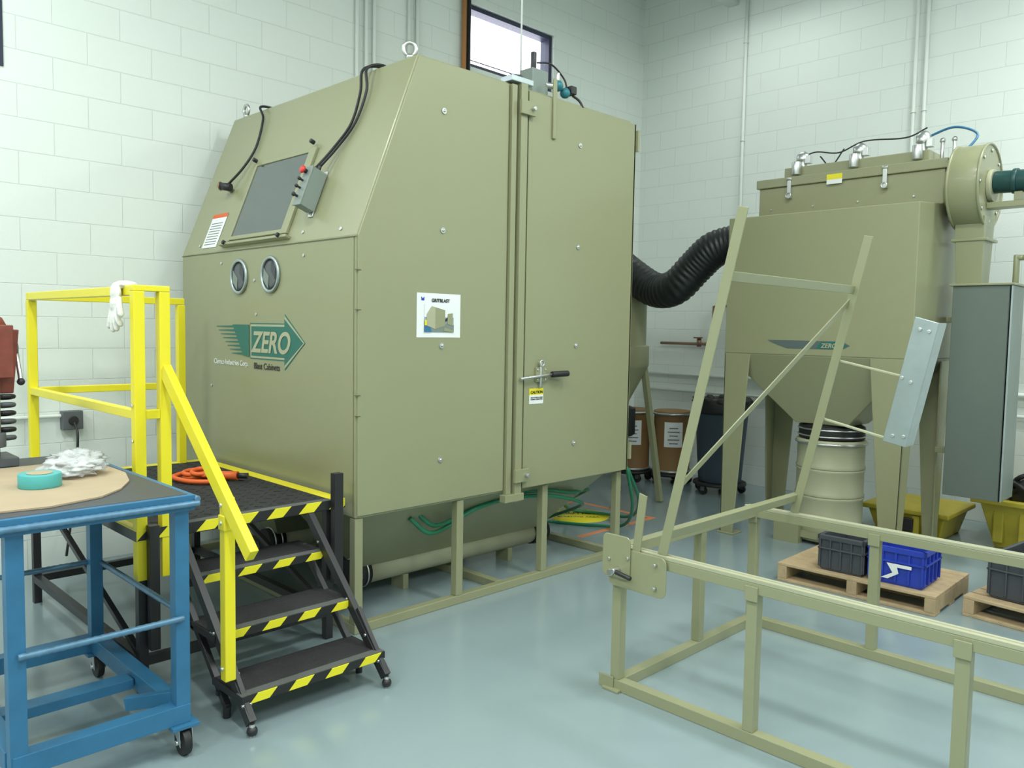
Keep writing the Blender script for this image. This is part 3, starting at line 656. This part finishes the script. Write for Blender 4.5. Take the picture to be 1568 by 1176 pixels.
for k in range(4): g.torus((1.96+.03*math.sin(k*2),4.42+.03*math.cos(k*3),.739+.012*k),(.12*math.sin(k*1.7),.12*math.cos(k),1),.075-.008*k,.013,ORG,n=28)
g.sweep([(2.02,4.4,.742),(1.98,4.24,.739),(1.86,4.32,.739),(1.83,4.48,.742),(1.9,4.53,.75)],.013,ORG);g.cyl((2.02,4.36,.75),(2.10,4.26,.752),.024,ORG);g.cyl((2.10,4.26,.752),(2.14,4.22,.752),.016,BLK);g.done()

# ------------------------------------------------------------------ blue work table
TZ=.98
g=G('blue_steel_work_table',0.003)
tx0,tx1,ty0,ty1=.62,1.235,2.90,4.12
rope=lambda i,L:1+.14*(i%2)
def rod(p,q,r=.011):
    p=V(p);q=V(q);n=int((q-p).length/.012);g.sweep([p.lerp(q,i/n) for i in range(n+1)],r,BLUW,n=8,rf=rope,smooth=False)
g.box((tx0-.02,ty0,TZ-.012),(tx1,ty1,TZ-.002),DGREY)
for x0,y0_,x1,y1_ in((tx0-.02,ty0-.02,tx1+.02,ty0+.02),(tx0-.02,ty1-.02,tx1+.02,ty1+.02),(tx1-.02,ty0+.02,tx1+.02,ty1-.02),(tx0-.04,ty0+.02,tx0,ty1-.02)): g.box((x0,y0_,TZ-.06),(x1,y1_,TZ-.004),BLU)
rod((tx0-.02,ty0-.03,TZ-.035),(tx1+.03,ty0-.03,TZ-.035));rod((tx1+.026,ty0-.03,TZ-.02),(tx1+.026,3.48,TZ-.02))
legs=[(.68,2.93),(1.215,2.93),(.68,3.85),(1.215,3.85)]
for x,yy in legs: g.box((x-.026,yy-.026,.12),(x+.026,yy+.026,TZ-.06),BLU)
rod((.68,2.895,.52),(1.215,2.895,.52));rod((.68,3.87,.52),(1.215,3.87,.52))
rod((1.235,2.95,.52),(1.235,3.85,.52));
for yy in(2.93,3.85): g.box((.66,yy-.03,.12),(1.24,yy+.03,.19),BLU)
for x in(.68,1.215): g.box((x-.03,2.96,.12),(x+.03,3.82,.19),BLU)
g.box((.68,3.3,.13),(1.18,3.38,.17),BLU)
g.beam((1.215,2.97,.20),(1.08,3.1,.17),.03,.05,BLU)
g.box((.68,3.82,.74),(1.24,3.86,.80),BLU)
for x,yy in legs:
    g.box((x-.05,yy-.05,.105),(x+.05,yy+.05,.12),BLU);g.cyl((x-.014,yy-.02,.05),(x+.014,yy-.02,.05),.05,RUB)
    for s in(-1,1): g.prism([(x+s*.022,yy-.05,.04),(x+s*.022,yy+.03,.105),(x+s*.022,yy-.04,.105)],(s*.004,0,0),GALV)
    g.cyl((x-.03,yy-.02,.05),(x+.03,yy-.02,.05),.01,ALU,n=8)
g.done()
g=G('cardboard_sheet')
pts=[(.62,2.98),(.80,2.96),(.98,3.02),(1.08,3.12),(1.16,3.26),(1.21,3.44),(1.21,3.62),(1.18,3.78),(1.05,3.86),(.85,3.85),(.62,3.84)]
g.prism([(a,b,TZ-.001) for a,b in pts],(0,0,.006),CARD);g.done()
cz=TZ+.0055
g=G('teal_tape_roll',.002);c=V((.87,3.34,cz))
g.lathe(c,[(.045,.0),(.07,.0),(.072,.004),(.072,.046),(.07,.05),(.045,.05)],TAPE,n=40);g.lathe(c,[(.03,.051),(.044,.0512),(.044,.0516)],CARD);g.done()
for c,sc,j in(((1.03,3.50,cz+.036),(1.1,1.0,.35),.5),((1.11,3.71,cz+.036),(.95,1.0,.34),.5)):
    g=G('clear_parts_bag');g.ball(c,.10,BAG,sc=sc,jit=j,sub=4,fr=4)
    for k in range(8): g.ball(V(c)+V((random.uniform(-.05,.05)*sc[0],random.uniform(-.05,.05)*sc[1],-.005)),.018,CLOTH,sub=1)
    g.ball(V(c)+V((-.03,.02,.005)),.022,REDM,sc=(1.3,.8,.7));g.done()
g=G('red_bench_arbor_press',.004);c=V((.80,4.0,TZ-.001))
def q(x,yy,z): return c+V((x,yy,z))
g.box(q(-.14,-.10,0),q(.14,.10,.04),GREY);g.box(q(-.04,-.06,.04),q(.08,.07,.34),DGREY)
g.frustum((.74,3.92,.93,4.08),TZ+.31,(.78,3.90,.95,4.10),TZ+.58,REDM)
g.box(q(.0,-.14,.38),q(.12,-.08,.60),REDM);g.cyl(q(.05,-.11,.14),q(.05,-.11,.42),.022,ALU);g.cyl(q(.05,-.11,.09),q(.05,-.11,.15),.04,GREY)
g.lathe(q(.06,0,.57),[(.06,0),(.065,.03),(.05,.06),(.02,.075)],REDM)
g.cyl(q(.12,-.02,.50),q(.16,-.02,.50),.03,GREY);g.cyl(q(.155,-.02,.50),q(.155,-.09,.36),.009,ALU);g.ball(q(.155,-.09,.36),.016,BLK)
for k in range(6): g.torus(q(.10,-.06,.12+.035*k),(0,.2,1),.032,.011,BLK if k%2 else GREY,n=16,k=6)
g.done()

# ------------------------------------------------------------------ floor marking
g=G('floor_caution_sticker');c=(5.30,4.47)
g.lathe((c[0],c[1],.0005),[(.27,0),(.27,.001),(.0,.0012)],YEL,n=40);fs=g.done()
add_text('sticker_text','CAUTION',(c[0]+.04,c[1]+.04,.0022),(.707,-.707,0),(.707,.707,0),.09,BLK,fs,align='CENTER',bold=.002)
add_text('sticker_text','BLASTING AREA',(c[0]-.05,c[1]-.05,.0022),(.707,-.707,0),(.707,.707,0),.05,BLK,fs,align='CENTER')
g=G('orange_floor_tape')
g.box((4.75,3.97,0),(5.75,4.02,.001),OTAPE);g.box((5.70,4.02,0),(5.75,4.9,.001),OTAPE);g.box((4.75,4.85,0),(5.70,4.9,.001),OTAPE);g.done()

# ------------------------------------------------------------------ camera
cam=bpy.data.cameras.new('camera');co=bpy.data.objects.new('camera',cam);COL.objects.link(co)
cam.sensor_width=36;cam.lens=28.5
co.matrix_world=Matrix.Translation((0,0,1.6))@Matrix.Rotation(math.radians(-45),4,'Z')@Matrix.Rotation(math.radians(90-3.9),4,'X')@Matrix.Rotation(math.radians(1.0),4,'Z')
scn.camera=co
scn.view_settings.view_transform='Standard'
scn.view_settings.look='None'
